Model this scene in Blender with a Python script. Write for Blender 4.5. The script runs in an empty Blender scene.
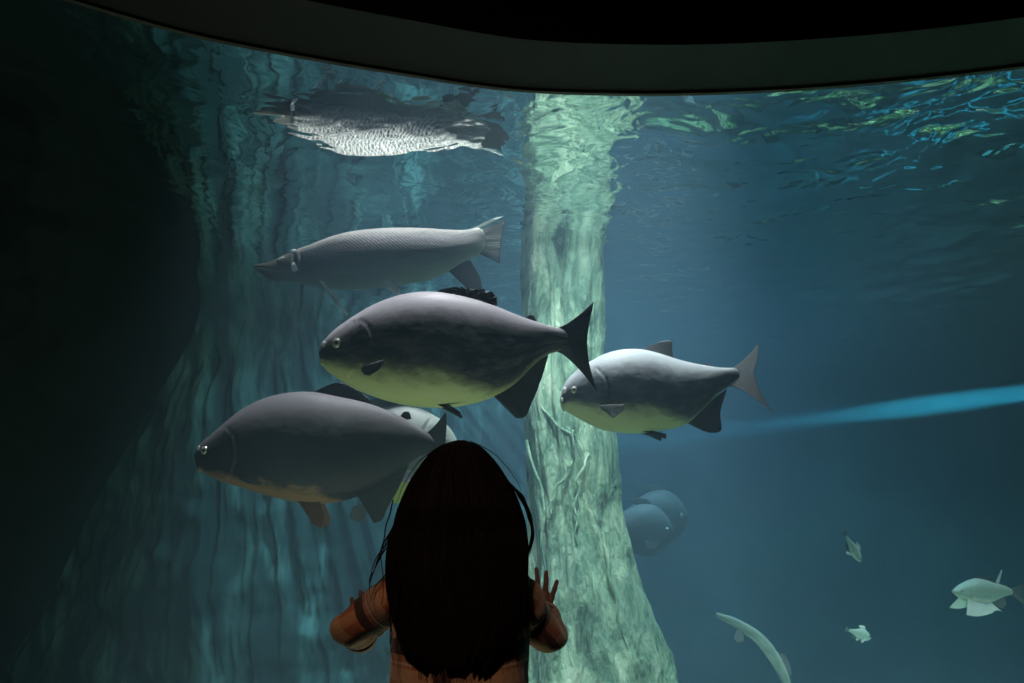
import bpy, bmesh, math, random
import numpy as np
from mathutils import Vector, noise as mnoise

random.seed(7); np.random.seed(7)
C = bpy.context.scene.collection
F = 800.0; CX = 512.0; HY = 500.0; EYE = 1.15
SURF = EYE + 1.545                      # water level above the hall floor

def P(px, py, D):                      # a point of the place seen at that pixel, D metres in
    return Vector(((px-CX)/F*D, D, EYE+(HY-py)/F*D))

# ------------------------------------------------------------------ helpers
def tag(o, label=None, cat=None, group=None, kind=None):
    if label: o['label'] = label
    if cat: o['category'] = cat
    if group: o['group'] = group
    if kind: o['kind'] = kind
    return o

def mesh_obj(name, verts, faces, mat, parent=None, smooth=True, uvs=None):
    me = bpy.data.meshes.new(name)
    me.from_pydata([tuple(v) for v in verts], [], faces)
    if uvs is not None:
        uvl = me.uv_layers.new(name='UVMap')
        li = np.empty(len(me.loops), dtype=np.int32); me.loops.foreach_get('vertex_index', li)
        uvl.data.foreach_set('uv', np.asarray(uvs, dtype=np.float32)[li].ravel())
    if smooth: me.polygons.foreach_set('use_smooth', [True]*len(me.polygons))
    if mat: me.materials.append(mat)
    me.update()
    o = bpy.data.objects.new(name, me); C.objects.link(o)
    if parent: o.parent = parent
    return o

def empty(name, loc, rot=(0,0,0)):
    o = bpy.data.objects.new(name, None); o.empty_display_size = .1
    o.location = loc; o.rotation_euler = rot; C.objects.link(o); return o

def box(name, a, b, mat, parent=None, bevel=0.0):
    bm = bmesh.new(); bmesh.ops.create_cube(bm, size=1)
    for v in bm.verts:
        v.co = Vector([(a[i]+b[i])/2 + v.co[i]*(b[i]-a[i]) for i in range(3)])
    if bevel: bmesh.ops.bevel(bm, geom=bm.edges[:], offset=bevel, segments=2, affect='EDGES')
    me = bpy.data.meshes.new(name); bm.to_mesh(me); bm.free(); me.materials.append(mat)
    o = bpy.data.objects.new(name, me); C.objects.link(o)
    if parent: o.parent = parent
    return o

def curve1(xs, ys):
    """smooth (Catmull / limited Hermite) interpolation through points"""
    xs = np.array(xs, float); ys = np.array(ys, float)
    d = np.diff(ys)/np.maximum(np.diff(xs), 1e-9)
    m = np.empty_like(ys); m[0] = d[0]; m[-1] = d[-1]
    for i in range(1, len(ys)-1):
        w0, w1 = xs[i]-xs[i-1], xs[i+1]-xs[i]
        m[i] = (d[i-1]*w1+d[i]*w0)/(w0+w1)
    def f(x):
        x = np.clip(x, xs[0], xs[-1]); i = np.clip(np.searchsorted(xs, x)-1, 0, len(xs)-2)
        h = xs[i+1]-xs[i]; t = (x-xs[i])/h
        return ((1+2*t)*(1-t)**2*ys[i] + t*(1-t)**2*h*m[i] + t*t*(3-2*t)*ys[i+1] + t*t*(t-1)*h*m[i+1])
    return f

def poly_resample(pts, n):
    pts = [Vector(p) for p in pts]
    t = [0.0]
    for a, b in zip(pts, pts[1:]): t.append(t[-1]+max((b-a).length, 1e-9))
    t = np.array(t)/t[-1]
    fs = [curve1(t, [p[k] for p in pts]) for k in range(len(pts[0]))]
    tt = np.linspace(0, 1, n)
    return [Vector([float(f(x)) for f in fs]) for x in tt]

def nz(x, y, z=0.0): return mnoise.noise(Vector((x, y, z)))

# ------------------------------------------------------------------ materials
class NT:
    def __init__(s, name):
        s.m = bpy.data.materials.new(name); s.m.use_nodes = True
        s.t = s.m.node_tree; s.t.nodes.clear()
        s.out = s.n('ShaderNodeOutputMaterial')
    def n(s, typ, **kw):
        nd = s.t.nodes.new(typ)
        for k, v in kw.items():
            if k[0] == '_': setattr(nd, k[1:], v)
            else:
                key = k.replace('__', ' ')
                try: sock = nd.inputs[int(key[1:])] if key[0] == 'i' and key[1:].isdigit() else nd.inputs[key]
                except KeyError: raise
                if isinstance(v, bpy.types.NodeSocket): s.t.links.new(v, sock)
                else: sock.default_value = v
        return nd
    def link(s, a, b): s.t.links.new(a, b)
    def math(s, op, a, b=0.0, clamp=False):
        return s.n('ShaderNodeMath', _operation=op, _use_clamp=clamp, i0=a, i1=b).outputs[0]
    def ramp(s, fac, stops, interp='LINEAR'):
        nd = s.n('ShaderNodeValToRGB', Fac=fac); cr = nd.color_ramp; cr.interpolation = interp
        while len(cr.elements) < len(stops): cr.elements.new(.5)
        for e, (p, c) in zip(cr.elements, stops): e.position = p; e.color = (*c, 1) if len(c) == 3 else c
        return nd.outputs[0]
    def mix(s, fac, a, b, blend='MIX'):
        nd = s.t.nodes.new('ShaderNodeMix'); nd.data_type = 'RGBA'; nd.blend_type = blend
        for i, v in ((0, fac), (6, a), (7, b)):
            if isinstance(v, bpy.types.NodeSocket): s.t.links.new(v, nd.inputs[i])
            else: nd.inputs[i].default_value = (*v, 1) if isinstance(v, tuple) and len(v) == 3 else v
        return nd.outputs[2]
    def bsdf(s, color, rough=.5, spec=.5, bump=None, bstr=.3, bdist=.01, **kw):
        nd = s.n('ShaderNodeBsdfPrincipled')
        for nm, v in (('Base Color', color), ('Roughness', rough), ('Specular IOR Level', spec)):
            if isinstance(v, bpy.types.NodeSocket): s.link(v, nd.inputs[nm])
            else: nd.inputs[nm].default_value = (*v, 1) if isinstance(v, tuple) and len(v) == 3 else v
        for k, v in kw.items():
            nm = k.replace('__', ' '); 
            if isinstance(v, bpy.types.NodeSocket): s.link(v, nd.inputs[nm])
            else: nd.inputs[nm].default_value = v
        if bump is not None:
            b = s.n('ShaderNodeBump', Strength=bstr, Distance=bdist, Height=bump)
            s.link(b.outputs[0], nd.inputs['Normal'])
        s.link(nd.outputs[0], s.out.inputs['Surface'])
        return s.m

def simple(name, col, rough=.6, spec=.3, scale=30, amt=.25, bump=.2):
    s = NT(name); tc = s.n('ShaderNodeTexCoord')
    no = s.n('ShaderNodeTexNoise', Vector=tc.outputs['Object'], Scale=scale, Detail=5.0)
    c = s.mix(no.outputs[0], tuple(x*(1-amt) for x in col), tuple(min(1, x*(1+amt)) for x in col))
    return s.bsdf(c, rough, spec, bump=no.outputs[0], bstr=bump, bdist=.004)

def pacu_mat(name, back, side, side2, belly, belly_v=.2, blotch=.5, rough=.42):
    """u runs snout to tail, v belly (0) to back (1)"""
    s = NT(name); uv = s.n('ShaderNodeTexCoord').outputs['UV']
    sep = s.n('ShaderNodeSeparateXYZ', i0=uv); u, v = sep.outputs[0], sep.outputs[1]
    n1 = s.n('ShaderNodeTexNoise', Vector=uv, Scale=9.0, Detail=7.0, Roughness=.72).outputs[0]
    mp = s.n('ShaderNodeMapping', Vector=uv, Scale=(90, 160, 1))
    n2 = s.n('ShaderNodeTexNoise', Vector=mp.outputs[0], Scale=1.0, Detail=3.0).outputs[0]
    vv = s.math('ADD', v, s.math('MULTIPLY', s.math('SUBTRACT', n1, .5), .38))
    sidec = s.mix(s.math('MULTIPLY', s.ramp(n1, [(.45, (0,0,0)), (.60, (1,1,1))]), blotch), side, side2)
    col = s.ramp(vv, [(belly_v*.55, belly), (belly_v*1.15, tuple(b*.45+c*.3 for b, c in zip(belly, side2))), (belly_v*1.6, (0,0,0))])
    vb = s.math('ADD', vv, s.ramp(u, [(.5, (0,0,0)), (.72, (.3,.3,.3))]))
    f1 = s.ramp(vb, [(belly_v*.95, (0,0,0)), (belly_v*1.6, (1,1,1))])
    c = s.mix(f1, col, sidec)
    f2 = s.ramp(vv, [(.60, (0,0,0)), (.86, (1,1,1))])  # back colour also holds the falloff of light from above
    c = s.mix(f2, c, back)
    f3 = s.ramp(u, [(.02, (.55,.55,.55)), (.15, (1,1,1))])
    c = s.mix(s.math('MULTIPLY', n2, .35), c, s.mix(1.0, c, (.45,.45,.45), 'MULTIPLY'))
    # small overlapping scales
    a = s.math('ADD', s.math('MULTIPLY', u, 85), s.math('MULTIPLY', v, 42))
    b = s.math('SUBTRACT', s.math('MULTIPLY', u, 85), s.math('MULTIPLY', v, 42))
    h = s.math('MULTIPLY', s.math('PINGPONG', a, .5), s.math('PINGPONG', b, .5))
    h = s.math('ADD', s.math('MULTIPLY', h, s.math('GREATER_THAN', u, .2)), s.math('MULTIPLY', n2, .25))
    return s.bsdf(c, rough+.08, .3, bump=h, bstr=.25, bdist=.004)

def gar_mat():
    s = NT('gar_scales'); uv = s.n('ShaderNodeTexCoord').outputs['UV']
    nzc = s.n('ShaderNodeTexNoise', Vector=uv, Scale=38.0, Detail=2.0)
    uvd = s.mix(.012, uv, nzc.outputs['Color'], 'ADD')
    sep = s.n('ShaderNodeSeparateXYZ', i0=uvd); u, v = sep.outputs[0], sep.outputs[1]
    a = s.math('ADD', s.math('MULTIPLY', u, 62), s.math('MULTIPLY', v, 17))
    b = s.math('SUBTRACT', s.math('MULTIPLY', u, 40), s.math('MULTIPLY', v, 26))
    e = s.math('MINIMUM', s.math('PINGPONG', a, .5), s.math('PINGPONG', b, .5))
    body = s.math('GREATER_THAN', u, .2)
    edge = s.ramp(e, [(.04, (1,1,1)), (.2, (0,0,0))])
    edge = s.math('MULTIPLY', edge, body)
    n1 = s.n('ShaderNodeTexNoise', Vector=uv, Scale=14.0, Detail=5.0).outputs[0]
    vv = s.math('ADD', v, s.math('MULTIPLY', s.math('SUBTRACT', n1, .5), .12))
    base = s.ramp(vv, [(.02, (.22,.26,.21)), (.22, (.11,.14,.12)), (.42, (.035,.042,.046)), (.7, (.03,.031,.035)), (.84, (.04,.04,.045)), (1, (.18,.18,.17))])
    edgec = s.ramp(vv, [(.0, (.24,.28,.22)), (.3, (.10,.12,.11)), (.72, (.03,.035,.04)), (.88, (.85,.85,.77))])  # whitened toward the back: light from above put into the scale colour
    c = s.mix(s.math('MULTIPLY', edge, .85), base, edgec)
    head = s.ramp(u, [(.0, (.2,.21,.13)), (.19, (.16,.16,.12))])
    c = s.mix(s.ramp(u, [(.17, (1,1,1)), (.2, (0,0,0))]), c, s.mix(.5, head, base))
    return s.bsdf(c, .42, .42, bump=s.math('SUBTRACT', s.math('MULTIPLY', e, body), s.math('MULTIPLY', n1, .1)), bstr=.6, bdist=.006)

def fin_mat(name, col, col2, rough=.5):
    """u across the rays, v from base to edge"""
    s = NT(name); uv = s.n('ShaderNodeTexCoord').outputs['UV']
    sep = s.n('ShaderNodeSeparateXYZ', i0=uv)
    w = s.math('SINE', s.math('MULTIPLY', sep.outputs[0], 150))
    no = s.n('ShaderNodeTexNoise', Vector=uv, Scale=9.0, Detail=4.0).outputs[0]
    c = s.mix(s.math('MULTIPLY', s.math('ADD', s.math('MULTIPLY', w, .25), no), .8), col, col2)
    return s.bsdf(c, rough, .4, bump=w, bstr=.35, bdist=.003)

EYEM = {}
def eye_mats():
    s = NT('fish_iris'); EYEM['iris'] = s.bsdf((.42,.42,.38), .2, .8, Metallic=.3)
    s = NT('fish_pupil'); EYEM['pupil'] = s.bsdf((.006,.006,.008), .06, .8)
    s = NT('pale_nostril'); EYEM['pale'] = s.bsdf((.75,.78,.75), .3, .6)
eye_mats()
M = {}
M['pacu'] = pacu_mat('pacu_skin', (.52,.49,.53), (.012,.011,.015), (.12,.105,.10), (.58,.62,.32), .24, .8)
M['pacu_dark'] = pacu_mat('dark_pacu_skin', (.19,.175,.19), (.014,.014,.019), (.04,.04,.046), (.26,.15,.07), .12, .3, .5)
M['pacu_grey'] = pacu_mat('grey_pacu_skin', (.62,.66,.70), (.05,.055,.08), (.17,.18,.23), (.55,.62,.34), .24, .35)
M['pacu_pale'] = pacu_mat('pale_pacu_skin', (.45,.50,.46), (.16,.19,.19), (.22,.26,.25), (.42,.5,.12), .25, .4)
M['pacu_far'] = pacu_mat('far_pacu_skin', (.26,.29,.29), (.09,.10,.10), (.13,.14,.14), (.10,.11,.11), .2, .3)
M['gar'] = gar_mat()
M['fin'] = fin_mat('dark_fin', (.012,.013,.017), (.035,.036,.045))
M['fin_mid'] = fin_mat('grey_fin', (.08,.09,.1), (.16,.17,.18))
M['fin_pale'] = fin_mat('pale_fin', (.6,.65,.66), (.9,.92,.9))
M['fin_brown'] = fin_mat('brown_fin', (.10,.05,.03), (.16,.09,.06))
M['small'] = pacu_mat('small_fish_skin', (.62,.72,.66), (.42,.52,.47), (.34,.42,.39), (.6,.66,.58), .25, .4)

M['long'] = pacu_mat('long_fish_skin', (.42,.5,.46), (.12,.16,.15), (.3,.36,.33), (.3,.36,.32), .2, .9)
# ------------------------------------------------------------------ fish builder
class Fish:
    """A fish swimming across the view at D metres; outlines in picture units are turned
    into metres around its own centre, then the body gets a real thickness."""
    def __init__(s, name, D, top, bot, wmax, mat, label, cat='fish', group=None, wprof=None, face=-1, bend=0.0, n_exp=2.1, marks=(), ang=0.0, yaw=0.0, centre=None, scale=1.0, bumps=(), ns=190, nr=72):
        xs = [p[0] for p in top]+[p[0] for p in bot]
        s.x0, s.x1 = min(xs), max(xs); s.D = D; s.k = D/F*scale; s.face = face
        s.xc = (s.x0+s.x1)/2; s.yc = (sum(p[1] for p in top)/len(top)+sum(p[1] for p in bot)/len(bot))/2
        s.top = curve1(*zip(*top)); s.bot = curve1(*zip(*bot)); s.bend = bend; s.n = n_exp
        pc = centre or (s.xc, s.yc)
        s.root = empty(name, P(pc[0], pc[1], D), (0, math.radians(ang), math.radians(yaw)))
        tag(s.root, label, cat, group)
        s.wp = curve1(*zip(*(wprof or [(0,.12),(.05,.42),(.12,.66),(.25,.92),(.4,1),(.6,.84),(.8,.45),(.92,.22),(1,.1)])))
        s.wmax = wmax*scale; s.marks = marks; s.bumps = bumps
        # body
        t = (1-np.cos(np.linspace(0, math.pi, ns)))/2; t = .55*t+.45*np.linspace(0, 1, ns)
        V, U, Fc = [], [], []
        for i, tt in enumerate(t):
            x = s.x0+(s.x1-s.x0)*tt
            a, b = float(s.top(x)), float(s.bot(x)); hh = max((b-a)/2, .15); yc = (a+b)/2
            w = s.width(x)
            e = math.sqrt(max(.02, 1-(max(0, (tt if face < 0 else 1-tt)-.955)/.045)**2)); hh *= .35+.65*e; w *= e
            for j in range(nr+1):
                th = 2*math.pi*j/nr - math.pi/2      # starts at the belly
                cs, sn = math.cos(th), math.sin(th)
                q = math.copysign(abs(sn)**(2/s.n), sn); r = math.copysign(abs(cs)**(2/s.n), cs)
                py = yc-hh*q; dy = 0
                if marks or bumps:
                    dy = s.detail(x, py)*abs(cs)**.5
                yy = r*(w+dy)+s.bendy(x)
                V.append(((x-s.xc)*s.k, yy, -(py-s.yc)*s.k))
                uu = tt if face < 0 else 1-tt
                U.append((uu, (q+1)/2))
        R = nr+1
        for i in range(ns-1):
            for j in range(nr):
                a = i*R+j; Fc.append((a, a+1, a+R+1, a+R))
        c0 = len(V); V.append(tuple(np.mean([V[j] for j in range(nr)], axis=0))); U.append((0 if face<0 else 1, .5))
        c1 = len(V); V.append(tuple(np.mean([V[(ns-1)*R+j] for j in range(nr)], axis=0))); U.append((1 if face<0 else 0, .5))
        for j in range(nr):
            Fc.append((c0, j+1, j)); Fc.append((c1, (ns-1)*R+j, (ns-1)*R+j+1))
        s.body = mesh_obj('body', V, Fc, mat, s.root, uvs=U)
        m = s.body.modifiers.new('weld', 'WELD'); m.merge_threshold = 1e-5
    def width(s, x):
        t = (x-s.x0)/(s.x1-s.x0)
        if s.face > 0: t = 1-t
        return float(s.wp(t))*s.wmax
    def bendy(s, x):
        t = (x-s.x0)/(s.x1-s.x0)
        if s.face > 0: t = 1-t
        return s.bend*max(0, t-.35)**2
    def detail(s, x, y):
        d = 0
        for pts, wd, dep in s.marks:
            best = 1e9
            for (ax, ay), (bx, by) in zip(pts, pts[1:]):
                vx, vy = bx-ax, by-ay
                q = max(0, min(1, ((x-ax)*vx+(y-ay)*vy)/(vx*vx+vy*vy+1e-9)))
                best = min(best, math.hypot(x-ax-q*vx, y-ay-q*vy))
            if best < 3*wd: d += dep*math.exp(-(best/wd)**2)
        for bx, by, r, h in s.bumps:
            q = ((x-bx)**2+(y-by)**2)/(r*r)
            if q < 9: d += h*math.exp(-q)
        return d
    def side(s, x, y):                      # y of the near flank at that place
        a, b = float(s.top(x)), float(s.bot(x)); hh = (b-a)/2; q = min(1, abs((y-(a+b)/2)/hh))
        return (1-q**s.n)**(1/s.n)*s.width(x)
    def L(s, x, y, off=0.0):
        return Vector(((x-s.xc)*s.k, s.bendy(x)+off, -(y-s.yc)*s.k))
    def fin(s, name, base, edge, mat, t0=.010, t1=.0016, rays=16, frill=.0, off_base=0.0, off_edge=0.0, label=None, amp=.0012, m=14, n=None, power=1.0, yexp=1.0, twist=0.0):
        n = n or max(24, rays*3)
        B = poly_resample([(*p, 0) for p in base], n); E = poly_resample([(*p, 0) for p in edge], n)
        V, U, Fc = [], [], []
        for sgn in (-1, 1):
            for i in range(n):
                for j in range(m):
                    v = j/(m-1); p = B[i].lerp(E[i], v)
                    if yexp != 1: p = Vector((p.x, B[i].y+(E[i].y-B[i].y)*v**yexp, 0))
                    th = (t0*(1-v)+t1*v)/2*(.35+.65*math.sin(math.pi*min(1, max(0, (i+.6)/(n+.2))))**.5)
                    if j == m-1 or i in (0, n-1): th *= .3
                    off = off_base*(1-v**power)+off_edge*v**power+twist*(.55-i/(n-1))*v
                    rip = amp*math.sin(i/n*rays*2*math.pi)*(.3+.7*v)
                    fr = frill*v*nz(i*.31, v*2.1, s.D*3)
                    V.append(s.L(p[0], p[1], off+sgn*th+rip+fr)); U.append((i/(n-1), v))
        N = n*m
        for sgn in (0, 1):
            for i in range(n-1):
                for j in range(m-1):
                    a = sgn*N+i*m+j; q = (a, a+m, a+m+1, a+1)
                    Fc.append(q if sgn == 0 else q[::-1])
        for i in range(n-1):
            for j in (0, m-1):
                a = i*m+j; q = (a, a+N, a+m+N, a+m); Fc.append(q if j == 0 else q[::-1])
        for j in range(m-1):
            for i in (0, n-1):
                a = i*m+j; q = (a, a+1, a+1+N, a+N); Fc.append(q if i == 0 else q[::-1])
        o = mesh_obj(name, V, Fc, mat, s.root, uvs=U)
        if label: o['label'] = label
        return o
    def ball(s, name, x, y, r, mat, depth=.6, sink=.35, parent=None, sgn=-1, sy=1.0, off=0.0):
        R = r*s.k; yy = (s.side(x, y)-R*depth*sink+off)*sgn
        bm = bmesh.new(); bmesh.ops.create_uvsphere(bm, u_segments=24, v_segments=14, radius=1)
        c = s.L(x, y, yy)
        for v in bm.verts: v.co = Vector((v.co.x*R, v.co.y*R*depth, v.co.z*R*sy))+c
        for f in bm.faces: f.smooth = True
        me = bpy.data.meshes.new(name); bm.to_mesh(me); bm.free(); me.materials.append(mat)
        o = bpy.data.objects.new(name, me); C.objects.link(o); o.parent = parent or s.root
        return o
    def eye(s, x, y, r):
        for sgn in (-1, 1):
            e = s.ball('eye', x, y, r, EYEM['iris'], .7, .0, sgn=sgn)
            s.ball('pupil', x, y, r*.5, EYEM['pupil'], .7, .0, parent=e, sgn=sgn, off=r*s.k*.4)
    def paired(s, name, base, edge, mat, fb, fe, **kw):
        """one fin on each flank; fb, fe: distance from the middle plane at base and edge"""
        for sgn in (-1, 1): s.fin(name, base, edge, mat, off_base=sgn*fb, off_edge=sgn*fe, **kw)

# the large central pacu
def pacu_marks(op, mouth):
    return [(op, .9, -.014), ([(x-2.4, y) for x, y in op], 1.8, .006), (mouth, .9, -.006)]
f1 = Fish('pacu_fish', 3.0,
    [(319.6,351),(321,346),(326,339),(334,331),(345,323),(357,315),(370,307.5),(390,299),(412,293.5),(436,292.5),(460,296),(490,304),(520,315.5),(545,323.5),(560,327),(570,328)],
    [(319.6,353),(320.2,359),(324,367),(333,375),(350,386),(375,397),(400,404),(430,407.5),(460,406),(490,398),(515,384),(535,364),(548,354),(560,350.5),(570,350)],
    .125, M['pacu'], 'large dark pacu with yellow-green belly and frilly dorsal fin, just left of the tree trunk',
    group=None, bend=.05,
    marks=pacu_marks([(352,326),(364,325),(372,331),(378,342),(379,351),(374,361),(366,371),(352,379)], [(319,361.5),(325,362.5),(331,366)])+[([(370,308),(362,316),(352,322)], 1.5, -.004), ([(334,361),(346,368),(360,371)], 1.6, -.004)],
    bumps=[(341,347,7,.004),(362,357,8,.006)])
f1.eye(341, 347, 5.0)
f1.ball('nostril', 326.5, 346, 2.2, EYEM['pale'], .8, .2, sy=1.3)
f1.fin('dorsal_fin', [(436,294),(455,296.5),(475,301),(494,306.5)], [(441,289.5),(455,287),(470,288.5),(484,289.5),(492,292),(497.5,298),(496,306)], M['fin'], t0=.014, frill=.05, rays=22, amp=.004)
f1.fin('adipose_fin', [(525,319),(533,321.5)], [(528,314.5),(533,314.2),(537,320)], M['fin'], rays=5, t0=.008, m=6)
f1.fin('tail_fin', [(555,327.5),(557,334),(558,340),(557,346),(555,350)], [(594.5,299.5),(591.5,315),(588,338),(590,362),(598,391)], M['fin'], t0=.022, rays=26, m=26, yexp=1.45)
f1.fin('anal_fin', [(494,396.5),(510,386),(528,368),(548,354)], [(516,418),(523,417.5),(532,402),(541,380),(548,357)], M['fin'], t0=.018, rays=22, m=20)
f1.paired('pelvic_fin', [(432,403),(440,405),(449,405)], [(457,414.5),(461,417),(462,414)], M['fin'], .03, .055, rays=9, t0=.006)
f1.paired('pectoral_fin', [(368,372),(367.5,376),(370,380)], [(392.5,366),(388,374),(377,382)], M['fin_mid'], .118, .150, rays=10, t0=.008, power=.6)

# the large dark pacu lower left
f3 = Fish('pacu_fish', 3.35,
    [(195.6,454),(197,449),(203,442),(213,434),(226,423),(240,412),(262,400),(285,393.5),(310,392),(340,397),(370,404),(400,416),(422,429),(436,437)],
    [(195.6,456),(196.5,463),(203,471),(216,479),(240,487),(262,494),(290,501),(318,504),(350,499),(375,489),(400,471),(422,456),(436,453)],
    .14, M['pacu_dark'], 'dark charcoal pacu with brownish underside, leftmost of the big fish just above the girl', bend=-.04,
    marks=pacu_marks([(224,428),(234,430),(243,438),(247,450),(246,462),(240,474),(230,482)], [(196,464),(201,465),(208,469)]), bumps=[(210,451,6,.004)])
f3.eye(210.5, 451.5, 4.3)
f3.ball('nostril', 202.5, 449, 2.0, EYEM['pale'], .8, .2, sy=1.4)
f3.fin('dorsal_fin', [(311,393),(330,395.5),(350,399),(368,404)], [(326,386),(337,382.5),(350,386),(362,393),(372,402)], M['fin'], t0=.014, rays=18)
f3.fin('adipose_fin', [(400,417),(408,420)], [(404,412),(409,412),(412,419)], M['fin'], rays=5, t0=.008, m=6)
f3.fin('tail_fin', [(424,434),(427,441),(427,447),(424,452)], [(446.5,411.5),(447,428),(446,446),(449,462),(455,482)], M['fin'], t0=.02, rays=24, m=22, yexp=1.45)
f3.fin('anal_fin', [(358,496),(375,488),(392,475),(408,463)], [(374,523),(381,521),(388,508),(398,490),(409,466)], M['fin'], t0=.018, rays=20, m=18)
f3.paired('pelvic_fin', [(300,501),(310,502),(322,501)], [(317,524),(325,527.5),(328,518)], M['fin_brown'], .035, .06, rays=9, t0=.006, label='brownish pelvic fin')
f3.paired('pectoral_fin', [(248,476),(248,478.5),(250,481)], [(275.5,484.5),(270,485.5),(262,484.5)], M['fin_mid'], .125, .155, rays=9, t0=.007, power=.6)

# the pacu on the right
f2 = Fish('pacu_fish', 3.6,
    [(559.8,399),(561,393),(566,382),(576,371),(591,361),(604,354.5),(618,350.5),(641,349.8),(660,354),(675,358.5),(705,364.6),(728,366.6),(742,366)],
    [(559.8,401),(561,406),(568,412),(580,419),(602,429.5),(620,432.5),(637,433.5),(662,430.5),(688,423),(706,407),(720,393),(731,386),(742,384.5)],
    .13, M['pacu_grey'], 'silvery grey pacu with raised pale tail lobe, right of the tree trunk', bend=.10,
    marks=pacu_marks([(584,369),(595,372),(603,382),(606,393),(603,404),(597,413),(588,420)], [(560,406),(566,407),(572,410)]), bumps=[(573,392,6,.004)])
f2.eye(573, 392, 3.6)
f2.ball('nostril', 564.5, 391.5, 2.6, EYEM['pale'], .8, .1, sy=1.2)
f2.ball('upper_lip', 562.0, 400.0, 1.9, EYEM['pale'], .8, .3, sy=1.2)
f2.fin('dorsal_fin', [(638,350.5),(650,353),(662,356),(673,359)], [(650,345.5),(660,341.5),(672,341.5),(672.5,350),(674,357)], M['fin_mid'], t0=.014, rays=16)
f2.fin('adipose_fin', [(703,365),(709,367)], [(705,362.5),(710,362.5),(711,366)], M['fin_mid'], rays=5, t0=.008, m=6)
f2.fin('tail_fin', [(728,368),(731,372),(731,377),(728,384)], [(777,331),(769,352),(760,369),(760,389),(766,415)], M['fin_mid'], t0=.02, rays=26, m=22, twist=.34, yexp=1.45)
f2.fin('anal_fin', [(688,423),(703,410),(716,397),(729,388)], [(704,430.5),(713,432.5),(721.5,431),(722,412),(728,391)], M['fin'], t0=.018, rays=20, m=18)
f2.paired('pelvic_fin', [(637,431),(644,431.5),(651,431)], [(657,437),(664,439.5),(664,435)], M['fin'], .03, .06, rays=9, t0=.006)
f2.paired('pectoral_fin', [(597,408.5),(598,412),(602,415)], [(621,408),(618,414),(609,422)], M['fin_mid'], .12, .155, rays=10, t0=.008, power=.6)

# the pale pacu almost hidden behind the dark one, facing right
f4 = Fish('pacu_fish', 3.95,
    [(318,446),(335,440),(352,424),(375,411),(395,405.5),(415,407),(432,414),(446,424),(455,436),(459.5,446)],
    [(318,462),(335,468),(352,486),(370,497),(390,503),(415,500),(432,492),(446,480),(456,464),(459.5,450)],
    .13, M['pacu_pale'], 'pale grey pacu nearly hidden behind the dark lower-left pacu and the girl', face=1,
    marks=pacu_marks([(432,420),(424,434),(422,448),(426,462),(434,472)], [(459,456),(452,458)]))
f4.eye(446, 442, 3.8)
f4.fin('dorsal_fin', [(372,412),(385,408),(400,406)], [(362,404),(376,398),(394,398)], M['fin_mid'], rays=14)
f4.fin('tail_fin', [(322,446),(320,454),(322,462)], [(298,428),(306,454),(296,482)], M['fin_mid'], t0=.02, rays=20)
f4.fin('anal_fin', [(352,486),(343,476),(334,468)], [(352,498),(338,496),(328,480)], M['fin_mid'], rays=12)
f4.paired('pelvic_fin', [(372,496),(380,499),(388,500)], [(361,522),(352,517),(356,506)], M['fin_mid'], .03, .06, rays=9)
f4.paired('pectoral_fin', [(420,470),(420,474),(418,478)], [(400,474),(404,480),(412,484)], M['fin_mid'], .12, .15, rays=9)

# the alligator gar under the surface
g = Fish('gar_fish', 4.0,
    [(253.5,266),(262,264),(272,261.5),(282,256.5),(293,252.5),(302,248.5),(313,245),(327,239.5),(342,235),(360,231.5),(381,229.3),(405,228.3),(428,228.3),(450,229.3),(465,229.2),(478,226.5),(486,226)],
    [(253.5,268),(260,273),(269,279.5),(282,281.5),(296,282.5),(310,285),(322,287.5),(340,288.8),(357,288.8),(375,287.5),(392,285.5),(412,282.3),(430,278.5),(450,270),(465,261),(478,254.5),(486,252)],
    .125, M['gar'], 'long scaly gar with pointed snout swimming just under the water surface, topmost fish',
    wprof=[(0,.18),(.06,.3),(.12,.38),(.2,.62),(.35,.95),(.5,1),(.68,.85),(.85,.5),(1,.16)], bend=.05, n_exp=2.0, ns=230,
    marks=[([(292,251),(297,258),(297,270),(301,283)], 1.3, -.012), ([(254,268),(266,269.5),(280,272),(290,273)], .8, -.008), ([(302,249),(305,262),(304,276)], 1.2, -.005)],
    bumps=[(283,262,4,.006),(295,254,4,.005)])
g.eye(281.5, 263.5, 2.4)
g.ball('cheek_spot', 298.5, 271, 3.6, EYEM['pale'], .35, .2, sy=1.3)
g.ball('cheek_spot', 285.5, 261, 3.0, EYEM['pale'], .3, .3, sy=.6)
g.ball('cheek_spot', 296, 254.5, 3.4, EYEM['pale'], .3, .2, sy=.8)
g.fin('tail_fin', [(470,231),(473,236),(474,243),(471,251)], [(505.5,217),(503,228),(501,242),(499.5,262)], M['fin'], t0=.03, rays=20, m=20, yexp=1.45)
g.fin('dorsal_fin', [(470,229),(478,227),(484,225.5)], [(484,221),(496,216),(504,214.5)], M['fin_pale'], t0=.014, rays=10)
g.fin('anal_fin', [(448,270),(455,266.5),(463,262),(470,259)], [(466,287),(473,289),(481,287.5),(480,276)], M['fin'], t0=.018, rays=14)
g.paired('pectoral_fin', [(322,284),(325,284.5),(328,286)], [(342.5,311.5),(343,310),(343.5,308)], M['fin_pale'], .07, .11, rays=7, t0=.006)
g.paired('pelvic_fin', [(384,284),(388,284),(392,283)], [(399,297),(402,296),(402,293)], M['fin_pale'], .06, .08, rays=7, t0=.006)

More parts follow.
